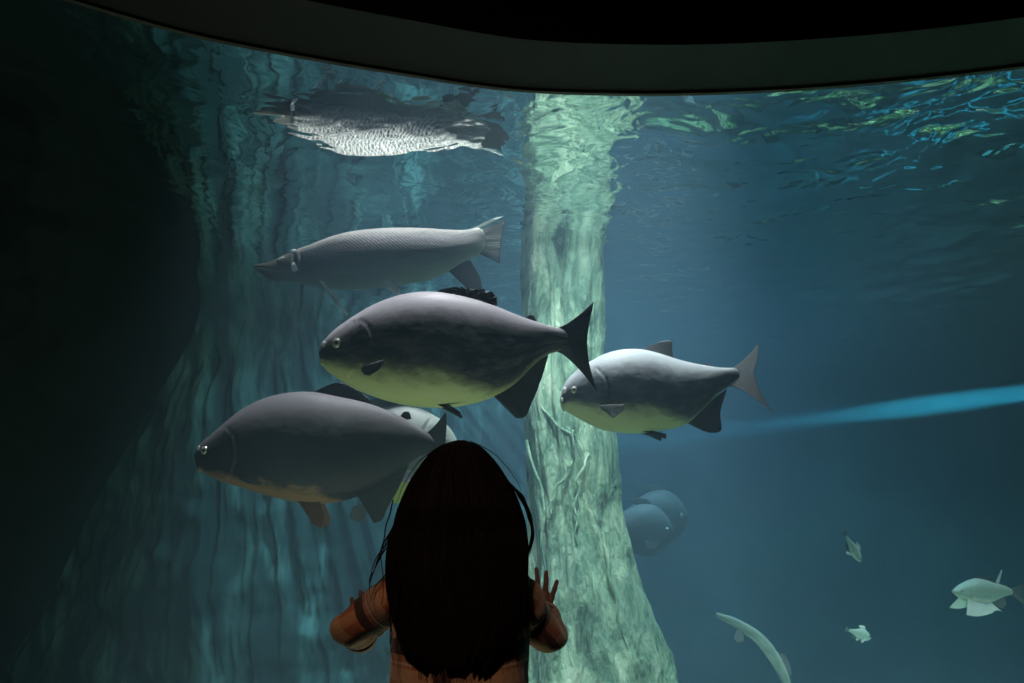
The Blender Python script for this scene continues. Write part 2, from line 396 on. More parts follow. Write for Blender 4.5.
# far pacus beside the trunk
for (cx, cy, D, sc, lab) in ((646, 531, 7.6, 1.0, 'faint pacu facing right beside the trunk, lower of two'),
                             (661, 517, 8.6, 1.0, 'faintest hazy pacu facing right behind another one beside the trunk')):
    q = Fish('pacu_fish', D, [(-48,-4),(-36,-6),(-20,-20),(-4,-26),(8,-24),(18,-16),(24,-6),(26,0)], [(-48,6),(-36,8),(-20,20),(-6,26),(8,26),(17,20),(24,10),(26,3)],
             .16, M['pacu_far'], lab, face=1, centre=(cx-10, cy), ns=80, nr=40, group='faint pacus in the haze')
    q.eye(18, -1, 2.4)
    q.fin('dorsal_fin', [(-10,-24),(-2,-26),(6,-25)], [(-18,-30),(-10,-32),(0,-31)], M['fin_mid'], rays=10)
    q.fin('tail_fin', [(-46,-4),(-45,1),(-46,6)], [(-60,-16),(-55,0),(-60,20)], M['fin_mid'], rays=14)
    q.fin('anal_fin', [(-12,24),(-22,19),(-32,11)], [(-18,32),(-28,26),(-36,14)], M['fin_mid'], rays=12)
    q.paired('pectoral_fin', [(10,8),(10,11),(9,14)], [(-6,10),(-4,16),(4,18)], M['fin_mid'], .13, .16, rays=8)

# small pale fish at the lower right
q = Fish('small_fish', 5.6, [(952.5,590.5),(958,586),(966,581.5),(975,578.5),(986,580),(996,583.5),(1004,585.5),(1013,590)],
         [(952.5,592.5),(958,597),(966,601.5),(976,604),(986,603.5),(996,600),(1004,596.5),(1013,594.5)], .07, M['small'],
         'pale green fish with spiky dorsal fin and drooping fins, rightmost fish near the bottom', ns=90, nr=40,
         marks=[([(965,582),(969,590),(966,600)], .8, -.006)])
q.eye(958.5, 590.5, 1.7)
q.fin('dorsal_fin', [(975,579),(985,580),(996,584)], [(976,574.5),(984,576),(995,579)], M['fin_mid'], rays=12, t0=.008)
q.fin('dorsal_spine', [(995,584),(997,584),(999,585)], [(1001,570),(1001.6,570),(1002,571)], M['fin_pale'], rays=3, t0=.008)
q.fin('tail_fin', [(1011,589),(1012,592),(1011,595)], [(1029,582),(1022,593),(1028,607)], M['fin_mid'], rays=14, t0=.01)
q.fin('anal_fin', [(992,601),(998,599),(1004,597)], [(999,608),(1004,608),(1007,603)], M['fin_mid'], rays=10, t0=.008)
q.paired('pelvic_fin', [(975,602),(981,602),(986,600)], [(984,612),(992,609),(997,611)], M['fin_pale'], .03, .07, rays=8, t0=.008)
q.fin('pectoral_fin', [(964,597),(970,600),(977,601)], [(958.5,613),(968,614.5),(985,611)], M['fin_pale'], off_base=-.05, off_edge=-.10, rays=12, t0=.008)
q.fin('pectoral_fin', [(964,597),(970,600),(977,601)], [(958.5,610),(968,611),(982,608)], M['fin_pale'], off_base=.05, off_edge=.12, rays=12, t0=.008)

def little(cx, cy, D, ang, L, H, label, yaw=0, face=1, mat='small'):
    k = L/2; h = H/2
    q = Fish('small_fish', D, [(-k,-h*.25),(-k*.6,-h*.5),(-k*.1,-h*.95),(k*.35,-h),(k*.75,-h*.6),(k,-h*.05)],
             [(-k,h*.25),(-k*.6,h*.4),(-k*.1,h*.85),(k*.35,h),(k*.75,h*.65),(k,h*.1)], H*.22*D/F, M[mat], label, face=1, centre=(cx, cy), ang=ang, yaw=yaw, ns=60, nr=32,
             group='small pale fish in the dark water')
    q.eye(k*.78, -h*.15, h*.22)
    q.fin('dorsal_fin', [(-k*.1,-h*.9),(k*.15,-h),(k*.35,-h)], [(-k*.35,-h*1.35),(-k*.1,-h*1.6),(k*.15,-h*1.6)], M['fin_pale'], rays=8, t0=.006, n=24, m=6)
    q.fin('tail_fin', [(-k,-h*.2),(-k*.98,0),(-k,h*.2)], [(-k*1.4,-h*.8),(-k*1.25,0),(-k*1.4,h*.8)], M['fin_mid'], rays=8, t0=.006, n=24, m=8)
    q.fin('anal_fin', [(-k*.1,h*.8),(-k*.3,h*.65),(-k*.5,h*.5)], [(-k*.2,h*1.35),(-k*.45,h*1.2),(-k*.65,h*.8)], M['fin_mid'], rays=8, t0=.006, n=24, m=6)
    q.paired('pectoral_fin', [(k*.45,h*.3),(k*.45,h*.5),(k*.4,h*.7)], [(k*.05,h*.9),(k*.05,h*1.3),(k*.25,h*1.3)], M['fin_pale'], .02, .05, rays=6, t0=.005, n=24, m=6)
    return q
little(853.5, 549, 5.8, 60, 30, 9, 'small pale fish diving head down in the dark blue water on the right')
little(860, 634, 6.2, 20, 24, 11, 'tiny dim fish near the bottom, left of the spiky pale fish')

# long pale fish going down at the bottom
def long_fish():
    D = 5.8; pts = [(716,614),(722,617),(732,621),(744,628),(755,635),(765,645),(773,656),(780,668),(786,682),(790,700),(791,718)]
    rad = [1.6,3.0,4.2,5.2,5.6,5.8,5.8,5.2,4.4,3.2,1.6]
    cp = poly_resample([(*p, r) for p, r in zip(pts, rad)], 110)
    c = P(755, 640, D); root = empty('long_fish', c)
    tag(root, 'long slender pale fish curving down to the bottom edge of the tank view', 'fish')
    V, U, Fc = [], [], []; nr = 28; k = D/F
    for i, p in enumerate(cp):
        a = cp[max(0, i-1)]; b = cp[min(len(cp)-1, i+1)]; tx, ty = b[0]-a[0], b[1]-a[1]; l = math.hypot(tx, ty); nx, ny = -ty/l, tx/l
        for j in range(nr):
            th = 2*math.pi*j/nr; r = p[2]*(1+.10*nz(i*.25, math.cos(th), 3)); 
            q = P(p[0]+nx*r*math.cos(th), p[1]+ny*r*math.cos(th), D)-c
            V.append((q.x, math.sin(th)*r*k*.85, q.z)); U.append((i/(len(cp)-1), (1-math.cos(th))/2))
    for i in range(len(cp)-1):
        for j in range(nr): a = i*nr+j; b = i*nr+(j+1)%nr; Fc.append((a, b, b+nr, a+nr))
    Fc.append(tuple(range(nr))[::-1]); Fc.append(tuple(range((len(cp)-1)*nr, len(cp)*nr)))
    mesh_obj('body', V, Fc, M['long'], root, uvs=U)
    class G(Fish):
        def __init__(s): s.D = D; s.k = k; s.xc, s.yc = 755, 640; s.root = root; s.bend = 0; s.x0 = 0; s.x1 = 1e6; s.face = -1
        def bendy(s, x): return 0
        def side(s, x, y): return 3*k
    w = G()
    w.fin('pectoral_fin', [(736,627),(739,629),(742,631)], [(731,637),(735,641),(741,640)], M['fin_mid'], off_base=-.03, off_edge=-.07, rays=7, t0=.006)
    w.fin('dorsal_fin', [(777,652),(782,662),(787,675)], [(785,655),(790,664),(792,676)], M['fin_mid'], rays=12, t0=.008)
    w.fin('tail_fin', [(789,714),(791,718),(793,714)], [(780,735),(791,742),(802,735)], M['fin_mid'], rays=10, t0=.008)
    w.ball('eye', 722, 616, .9, EYEM['iris'], .6, .3)
long_fish()

# ------------------------------------------------------------------ submerged tree trunk
def trunk():
    D = 5.0; s = NT('algae_bark'); tc = s.n('ShaderNodeTexCoord').outputs['Object']
    mp = s.n('ShaderNodeMapping', Vector=tc, Scale=(1, 1, .42))
    n1 = s.n('ShaderNodeTexNoise', Vector=mp.outputs[0], Scale=7.0, Detail=9.0, Roughness=.72, Distortion=.5).outputs[0]
    n2 = s.n('ShaderNodeTexNoise', Vector=tc, Scale=3.2, Detail=4.0).outputs[0]
    v = s.n('ShaderNodeTexVoronoi', Vector=mp.outputs[0], Scale=34.0, _feature='DISTANCE_TO_EDGE').outputs[0]
    c = s.ramp(n1, [(.36, (.04,.08,.055)), (.46, (.22,.36,.26)), (.56, (.48,.66,.49)), (.68, (.82,.92,.72))])
    c = s.mix(s.ramp(n2, [(.42, (0,0,0)), (.62, (.5,.5,.5))]), c, (.18,.33,.26))
    h = s.math('ADD', s.math('MULTIPLY', n1, 1.0), s.math('MULTIPLY', v, .3))
    mat = s.bsdf(c, .75, .25, bump=h, bstr=.9, bdist=.05)
    L = curve1([-120,60,200,300,400,450,500,560,600,683,800], [-9,527,526,523,520,524,528,530,526,514,492][0:0] or [534,532,528,524,522,525,529,528,524,514,490])
    Rr = curve1([-120,60,200,300,400,450,500,560,600,683,840], [590,596,602,603,607,615,618,634,648,671,712])
    c0 = P(570, 800, D); c0.z = -1.3; root_loc = c0
    V, Fc, U = [], [], []; ns, nr = 300, 200
    ztop = SURF+.35; zb = -1.3
    for i in range(ns):
        z = zb+(ztop-zb)*i/(ns-1); py = HY-(z-EYE)*F/D
        l, r = float(L(py)), float(Rr(py)); cx = ((l+r)/2-CX)/F*D; w = (r-l)/2/F*D
        for j in range(nr):
            th = 2*math.pi*j/nr; a, b = math.cos(th), math.sin(th)
            fl = .11*nz(a*2.3+4, b*2.3, z*.8)+.06*nz(a*5+1, b*5+z*.4, z*1.8)+.035*nz(a*11, b*11+5, z*4+3)+.018*nz(a*24, b*24, z*9)
            # a deep cleft between two stems, facing the window
            cl = math.exp(-((th-4.75-.18*math.sin(z*1.7+.6))/.12)**2)*.16*max(0, min(1, (z-.35)*1.2))
            cl2 = math.exp(-((th-4.1-.25*math.sin(z*1.1))/.08)**2)*.08
            rr = w*(1+fl*1.6-cl-cl2)
            # a root winding across
            V.append((cx+rr*a-root_loc.x, rr*b*.8, z-root_loc.z)); U.append((j/nr, i/ns))
    for i in range(ns-1):
        for j in range(nr): a = i*nr+j; b = i*nr+(j+1)%nr; Fc.append((a, b, b+nr, a+nr))
    Fc.append(tuple(range(nr))[::-1]); Fc.append(tuple(range((ns-1)*nr, ns*nr)))
    root = empty('tree_trunk', root_loc)
    tag(root, 'pale green algae-covered sunken tree trunk standing in the middle of the tank', 'tree trunk')
    mesh_obj('trunk', V, Fc, mat, root, uvs=U)
    # climbing roots and vines lying on the bark
    def vine(pts, r0, r1, name='root'):
        cp = poly_resample(pts, 70); V, Fc = [], []; n = 12; r0 *= .7; r1 *= .7
        for i, p in enumerate(cp):
            t = (cp[min(69, i+1)]-cp[max(0, i-1)]); rr = (r0+(r1-r0)*i/69)*(1+.18*nz(i*.2, r0*50))
            c = P(p[0]+nz(i*.12, r0*90, 2)*3.0, p[1], D-p[2]+.02)-root_loc
            tx = t[0]; ty = t[1]; l = math.hypot(tx, ty); nx, nz_ = -ty/l, -tx/l
            for j in range(n):
                a = 2*math.pi*j/n
                V.append((c.x+nx*rr*math.cos(a), c.y+rr*math.sin(a), c.z+nz_*rr*math.cos(a)))
        for i in range(69):
            for j in range(n): a = i*n+j; b = i*n+(j+1)%n; Fc.append((a, b, b+n, a+n))
        Fc.append(tuple(range(n))[::-1]); Fc.append(tuple(range(69*n, 70*n)))
        mesh_obj(name, V, Fc, mat, root)
    vine([(548,330,.17),(541,372,.19),(537,398,.19),(558,425,.22),(574,436,.23)], .008, .014)
    vine([(527,440,.14),(534,470,.2),(541,490,.22),(543,540,.24),(543,600,.27),(540,683,.3)], .014, .008)
    vine([(573,430,.24),(570,470,.25),(556,490,.25),(550,515,.25)], .016, .01)
    vine([(607,440,.1),(592,450,.2),(582,470,.25),(576,500,.26),(577,545,.27)], .016, .008)
    vine([(600,500,.2),(604,540,.24),(612,580,.28),(624,640,.3),(634,683,.32)], .02, .012)
trunk()

# ------------------------------------------------------------------ rockwork on the left
def rock_sheet(name, xs, ys, depth, mat, amp, freq, back=.8, label=None, streak=None, seed=0, n=(170, 200)):
    """a bulging rock face; depth(px, py) gives metres in"""
    V, Fc = [], []; nx, ny = n; org = P((xs(ys[1])[0]+xs(ys[1])[1])/2, ys[1], depth(xs(ys[1])[0], ys[1]))
    for side in (0, 1):
        for i in range(ny):
            py = ys[0]+(ys[1]-ys[0])*i/(ny-1); xl, xr = xs(py)
            for j in range(nx):
                u = j/(nx-1); px = xl+(xr-xl)*u; D = depth(px, py)
                p = P(px, py, D)
                round_ = 1-(2*u-1)**6
                d = amp*(nz(p.x*freq+seed, p.z*freq, seed)+.5*nz(p.x*freq*2.3, p.z*freq*2.3, seed+7)+.25*nz(p.x*freq*5.5, p.z*freq*5.5, seed+3))
                if streak: d += streak(px, py)
                if side == 0: p.y += -d*1.0+(1-round_)*back*.6
                else: p.y += back+.2*nz(p.x, p.z, 9)
                V.append(p-org)
    N = nx*ny
    for s_ in (0, 1):
        for i in range(ny-1):
            for j in range(nx-1):
                a = s_*N+i*nx+j; q = (a, a+1, a+nx+1, a+nx); Fc.append(q[::-1] if s_ == 0 else q)
    for i in range(ny-1):
        for j in (0, nx-1): a = i*nx+j; q = (a, a+nx, a+nx+N, a+N); Fc.append(q if j else q[::-1])
    for j in range(nx-1):
        for i in (0, ny-1): a = i*nx+j; q = (a, a+1, a+1+N, a+N); Fc.append(q if i == 0 else q[::-1])
    o = mesh_obj(name, V, Fc, mat); o.location = org
    if label: tag(o, label, 'rock')
    return o
def rock_mat(name, a, b, sc=3.0):
    s = NT(name); tc = s.n('ShaderNodeTexCoord').outputs['Object']
    n1 = s.n('ShaderNodeTexNoise', Vector=tc, Scale=sc, Detail=9.0, Roughness=.6, Distortion=.4).outputs[0]
    c = s.ramp(n1, [(.35, a), (.65, b)])
    return s.bsdf(c, .85, .2, bump=n1, bstr=.6, bdist=.08)
dark_rock = rock_mat('dark_rock', (.006,.007,.006), (.02,.022,.018))
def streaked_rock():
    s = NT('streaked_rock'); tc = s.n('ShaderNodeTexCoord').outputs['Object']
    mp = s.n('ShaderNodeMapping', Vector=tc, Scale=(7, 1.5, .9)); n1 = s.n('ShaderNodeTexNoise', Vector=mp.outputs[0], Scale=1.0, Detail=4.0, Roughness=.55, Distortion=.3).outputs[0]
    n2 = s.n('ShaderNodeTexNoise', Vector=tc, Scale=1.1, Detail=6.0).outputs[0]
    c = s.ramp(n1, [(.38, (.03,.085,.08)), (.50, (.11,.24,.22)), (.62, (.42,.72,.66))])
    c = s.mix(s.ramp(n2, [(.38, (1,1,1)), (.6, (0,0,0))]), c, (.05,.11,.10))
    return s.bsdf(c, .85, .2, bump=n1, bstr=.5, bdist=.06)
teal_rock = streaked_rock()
edge = curve1([-60,30,120,200,250,300,350,430,520,620,760], [512-(512-e)*1.17-14 for e in (168,172,174,178,180,168,146,106,62,18,-50)])
rock_sheet('rock_outcrop', lambda py: (-330, float(edge(py))), (-60, 760), lambda px, py: 4.2+.0008*(px-180)*-1, dark_rock, .35, 1.5, 1.2,
           'huge black rock outcrop filling the left edge of the tank', seed=3)
def streaks(px, py):
    # folds fanning out downwards from under the ledge
    t = (px-250)/(max(60, py-120))
    k = max(0, min(1, (py-300)/60))
    return .09*nz(t*38, py*.004, 5)*k+.05*nz(t*95, py*.006, 8)*k+(1-k)*.12*nz(px*.02, py*.012, 4)
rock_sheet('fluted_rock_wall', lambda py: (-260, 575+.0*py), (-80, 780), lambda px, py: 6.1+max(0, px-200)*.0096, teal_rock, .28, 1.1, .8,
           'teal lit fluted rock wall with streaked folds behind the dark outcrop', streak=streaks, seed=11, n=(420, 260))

# ------------------------------------------------------------------ the tank shell and the water
glass_pts = [(-2.75,-1.6),(-2.35,-.35),(-1.85,.55),(-1.33,1.18),(-1.0,1.45),(-.816,1.577),(-.675,1.662),(-.516,1.728),(-.254,1.817),(-.028,1.883),(.258,1.909),(.694,1.883),(1.144,1.788),(1.6,1.62),(2.1,1.33),(2.7,.8),(3.2,.1),(3.6,-1.6)]
GC = poly_resample([(*p, 0) for p in glass_pts], 160)
def glass_y(x):
    for a, b in zip(GC, GC[1:]):
        if a.x <= x <= b.x: return a.y+(b.y-a.y)*(x-a.x)/(b.x-a.x+1e-9)
    return 0
def normals():
    out = []
    for i in range(len(GC)):
        t = GC[min(len(GC)-1, i+1)]-GC[max(0, i-1)]; t.normalize(); out.append(Vector((t.y, -t.x, 0)))   # towards the hall
    return out
GN = normals()
def band(name, off0, off1, z0, z1, mat):
    """a curved slab following the window, off0..off1 metres into the hall from the glass"""
    V, Fc = [], []; n = len(GC)
    for p, q in zip(GC, GN):
        a = p+q*off0; b = p+q*off1
        V += [(a.x, a.y, z0), (b.x, b.y, z0), (b.x, b.y, z1), (a.x, a.y, z1)]
    for i in range(n-1):
        for j in range(4): a = i*4+j; b = i*4+(j+1)%4; Fc.append((a, b, b+4, a+4))
    Fc.append((3,2,1,0)); Fc.append((4*n-4, 4*n-3, 4*n-2, 4*n-1))
    o = mesh_obj(name, V, Fc, mat, smooth=False); return o
HT = EYE+.97
black = simple('black_painted_wall', (.003,.003,.003), .95, .03)
soff = simple('soffit_paint', (.015,.011,.008), .6, .4)
wa = tag(band('wall_above_window', .0, .205, HT, 3.4, soff), kind='structure'); wa.data.materials.append(black)
for p in wa.data.polygons:
    if abs(p.normal.z) < .5: p.material_index = 1
tag(band('trim_1', -.0, .012, HT-.006, HT+.0, simple('soffit_edge_highlight', (.10,.085,.07), .5, .4)), kind='structure')  # lighter brown strip painting the highlight along the soffit's lower edge
tag(band('wall_below_window', .0, .12, 0, .45, black), kind='structure')
# the acrylic pane
s = NT('acrylic'); lw = s.n('ShaderNodeLayerWeight', Blend=.5)
fac = s.math('ADD', s.math('MULTIPLY', s.math('POWER', lw.outputs['Facing'], 4.0), .4), .02)
tr = s.n('ShaderNodeBsdfTransparent', Color=(.985,.995,.99,1)); gl = s.n('ShaderNodeBsdfGlossy', Roughness=.02)
mx = s.n('ShaderNodeMixShader', i0=fac, i1=tr.outputs[0], i2=gl.outputs[0]); s.link(mx.outputs[0], s.out.inputs[0])
tag(band('window_1', -.10, -.004, .42, HT+.15, s.m), kind='structure')
hall = simple('hall_paint', (.008,.0075,.007), .8, .2)
tag(box('ceiling', (-3.4,-5,3.4), (4.2,2.2,3.5), hall), kind='structure')
tag(box('floor', (-3.4,-5,-.1), (4.2,2.0,0), simple('hall_carpet', (.03,.028,.026), .9, .1, 90)), kind='structure')
tag(box('wall_back', (-3.4,-5.1,0), (4.2,-5,3.4), hall), kind='structure')
tag(box('wall_left', (-3.1,-5,0), (-2.95,-1.6,3.4), hall), kind='structure')
tag(box('wall_right', (3.8,-5,0), (3.95,-1.6,3.4), hall), kind='structure')
# tank: floor, far wall, sides
blue = rock_mat('blue_tank_paint', (.05,.095,.13), (.08,.145,.19), 1.2)
tag(box('wall_tank_back', (-8,9.6,-1.4), (9.5,9.8,4.6), blue), kind='structure')
tag(box('wall_tank_right', (9.3,-2,-1.4), (9.5,9.6,4.6), dark_rock), kind='structure')
tag(box('wall_tank_left', (-8.2,-2,-1.4), (-8,9.6,4.6), dark_rock), kind='structure')
def tank_floor():
    n = 260; V, Fc = [], []
    for i in range(n):
        for j in range(n):
            x = -8+17.5*i/(n-1); y = -1.6+11.4*j/(n-1)
            k = max(0, min(1, (x-.9)*1.2))*max(0, min(1, (7.4-y)*.9))
            V.append((x, y, -1.2+.10*nz(x*.8, y*.8)+.04*nz(x*3, y*3)+k*(.24*abs(nz(x*1.4, y*1.4, 5))+.10*nz(x*4, y*4, 1))))
    for i in range(n-1):
        for j in range(n-1): a = i*n+j; Fc.append((a, a+n, a+n+1, a+1))
    s = NT('glint_green_gravel'); tc = s.n('ShaderNodeTexCoord').outputs['Object']
    n1 = s.n('ShaderNodeTexNoise', Vector=tc, Scale=1.6, Detail=8.0, Roughness=.65).outputs[0]
    x = s.n('ShaderNodeSeparateXYZ', i0=tc).outputs[0]
    g = s.ramp(n1, [(.40, (.02,.035,.03)), (.49, (.22,.44,.2)), (.6, (.72,.92,.55))])  # bright green added below view, to show as glints in the surface
    d = s.ramp(n1, [(.35, (.015,.02,.02)), (.65, (.05,.06,.055))])
    c = s.mix(s.n('ShaderNodeMapRange', Value=x, i1=.6, i2=1.8).outputs[0], d, s.mix(s.n('ShaderNodeMapRange', Value=s.n('ShaderNodeSeparateXYZ', i0=tc).outputs[1], i1=7.2, i2=8.4).outputs[0], g, d))
    o = mesh_obj('floor_tank', V, Fc, s.bsdf(c, .9, .2, bump=n1, bstr=.6, bdist=.06)); tag(o, kind='structure')
tank_floor()
# body of water
s = NT('water_volume')
vs = s.n('ShaderNodeVolumeScatter', Color=(.46,.76,1.0,1), Density=.066, Anisotropy=.2)
va = s.n('ShaderNodeVolumeAbsorption', Color=(.30,.80,.90,1), Density=.13)
ad = s.n('ShaderNodeAddShader', i0=vs.outputs[0], i1=va.outputs[0]); s.link(ad.outputs[0], s.out.inputs['Volume'])
def water_body():
    pts = [(p.x-n.x*.101, p.y-n.y*.101) for p, n in zip(GC, GN)]
    pts = [q for q in pts if q[1] > -1.5]
    loop = pts+[(9.29, pts[-1][1]), (9.29, 9.59), (-7.99, 9.59), (-7.99, pts[0][1])]
    n = len(loop); V = [(x, y, -1.38) for x, y in loop]+[(x, y, SURF+.02) for x, y in loop]
    Fc = [tuple(range(n)), tuple(range(2*n-1, n-1, -1))]+[(i, i+n, (i+1) % n+n, (i+1) % n) for i in range(n)]
    o = mesh_obj('water', V, Fc, s.m, smooth=False)
    bm = bmesh.new(); bm.from_mesh(o.data); bmesh.ops.recalc_face_normals(bm, faces=bm.faces); bm.to_mesh(o.data); bm.free()
    tag(o, 'hazy blue-green water filling the whole tank', 'water', kind='stuff')
water_body()
def water_surface():
    s = NT('rippled_surface'); tc = s.n('ShaderNodeTexCoord').outputs['Object']
    n1 = s.n('ShaderNodeTexNoise', Vector=tc, Scale=4.6, Detail=2.5, Roughness=.5, Distortion=.5).outputs[0]
    sx = s.n('ShaderNodeSeparateXYZ', i0=tc).outputs[0]
    n1 = s.math('MULTIPLY', n1, s.n('ShaderNodeMapRange', Value=sx, i1=-.35, i2=.9, i3=.12, i4=1.0).outputs[0])
    b = s.n('ShaderNodeBump', Strength=1.0, Distance=.035, Height=n1).outputs[0]
    fr = s.n('ShaderNodeFresnel', IOR=1.33, Normal=b)
    gl = s.n('ShaderNodeBsdfGlossy', Roughness=.03, Normal=b); gl.inputs['Color'].default_value = (.95,1,.97,1)
    tr = s.n('ShaderNodeBsdfTransparent')
    mx = s.n('ShaderNodeMixShader', i0=fr.outputs[0], i1=tr.outputs[0], i2=gl.outputs[0]); s.link(mx.outputs[0], s.out.inputs[0])
    n, m = 420, 300; x0, x1, y0, y1 = -7.98, 9.28, -1.4, 9.58; V, Fc = [], []
    for i in range(n):
        for j in range(m):
            x = x0+(x1-x0)*i/(n-1); y = y0+(y1-y0)*j/(m-1)
            k = .10+.90/(1+math.exp(-(x-.45)*4))     # the right side is choppier
            z = .035/(1+math.exp(-(x+.35)*9))/(1+math.exp((x-.5)*5))+.020*k*nz(x*1.3, y*1.9, .3)+.015*k*nz(x*3.6+3, y*4.6, 1.3)+.009*k*nz(x*6, y*7, 2)
            V.append((x, y, SURF+z))
    for i in range(n-1):
        for j in range(m-1): a = i*m+j; Fc.append((a, a+m, a+m+1, a+1))
    o = mesh_obj('water_surface', V, Fc, s.m)
    tag(o, 'rippled mirror-like water surface seen from below at the top of the tank', 'water surface', kind='stuff')
    # keep only what lies over the tank
    bm = bmesh.new(); bm.from_mesh(o.data)
    dead = [v for v in bm.verts if v.co.x > -2.8 and v.co.x < 3.6 and v.co.y < glass_y(v.co.x)+.03]
    bmesh.ops.delete(bm, geom=dead, context='VERTS'); bm.to_mesh(o.data); bm.free()
water_surface()

JA = Vector((3.3, 3.4, 1.742)); JB = Vector((.70, 9.3, 1.742))      # the line the jet and its added lamp share
def jet():
    s = NT('bubbly_water'); v = s.n('ShaderNodeVolumeScatter', Color=(.9,.97,1,1), Density=.28); s.link(v.outputs[0], s.out.inputs['Volume'])
    cp = poly_resample([(722,432,1.2),(780,425,3.5),(840,416,7),(900,407,12),(940,402,13),(990,399,10.5),(1040,393,9),(1150,382,9)], 90); V, Fc = [], []; n = 24
    for i, p in enumerate(cp):
        k = (p[0]-CX)/F; t = (JA.x-k*JA.y)/(k*(JB.y-JA.y)-(JB.x-JA.x)); c = JA.lerp(JB, t); D = c.y
        for j in range(n):
            a = 2*math.pi*j/n; r = p[2]*(1+.3*nz(math.cos(a)*2, math.sin(a)*2, i*.18))*D/F
            V.append(c+Vector((.12*r*math.cos(a), r*math.sin(a), r*math.cos(a))))
    for i in range(89):
        for j in range(n): a = i*n+j; b = i*n+(j+1)%n; Fc.append((a, b, b+n, a+n))
    Fc.append(tuple(range(n))[::-1]); Fc.append(tuple(range(89*n, 90*n)))
    o = mesh_obj('water_jet', V, Fc, s.m)
    bm = bmesh.new(); bm.from_mesh(o.data); bmesh.ops.recalc_face_normals(bm, faces=bm.faces); bm.to_mesh(o.data); bm.free()
    tag(o, 'glowing cyan streak of water slanting from the right edge to the silvery pacu', 'water jet', kind='stuff')
jet()

# ------------------------------------------------------------------ the girl
def tube(cps, n=20, sub=6, cap=True):
    """cps: (x, y, z, rx, ry) along a path; returns verts, faces, uvs"""
    cp = poly_resample(cps, (len(cps)-1)*sub+1); V, Fc, U = [], [], []; up0 = Vector((0, 1, .01))
    acc = 0; prev = None; ux = None
    for i, p in enumerate(cp):
        c = Vector(p[:3]); t = (Vector(cp[min(len(cp)-1, i+1)][:3])-Vector(cp[max(0, i-1)][:3])).normalized()
        if prev is not None: acc += (c-prev).length
        prev = c
        if ux is None:
            ref = Vector((1, 0, 0)) if abs(t.x) < .8 else Vector((0, 0, 1))
            ux = (ref-t*ref.dot(t)).normalized()
        else: ux = (ux-t*ux.dot(t)).normalized()
        uy = t.cross(ux)
        for j in range(n+1):
            a = 2*math.pi*j/n; V.append(c+ux*math.cos(a)*p[3]+uy*math.sin(a)*p[4]); U.append((j/n, acc))
    R = n+1
    for i in range(len(cp)-1):
        for j in range(n): a = i*R+j; Fc.append((a, a+1, a+1+R, a+R))
    if cap: Fc.append(tuple(range(n))[::-1]); Fc.append(tuple(range((len(cp)-1)*R, (len(cp)-1)*R+n)))
    return V, Fc, U

def merge(parts):
    V, Fc, U = [], [], []
    for v, f, u in parts:
        b = len(V); V += list(v); U += list(u); Fc += [tuple(i+b for i in q) for q in f]
    return V, Fc, U
def ellipsoid(c, r, n=28):
    bm = bmesh.new(); bmesh.ops.create_uvsphere(bm, u_segments=n, v_segments=n//2, radius=1)
    V = [Vector((v.co.x*r[0]+c[0], v.co.y*r[1]+c[1], v.co.z*r[2]+c[2])) for v in bm.verts]
    Fc = [tuple(v.index for v in f.verts) for f in bm.faces]; bm.free(); return V, Fc, [(0,0)]*len(V)

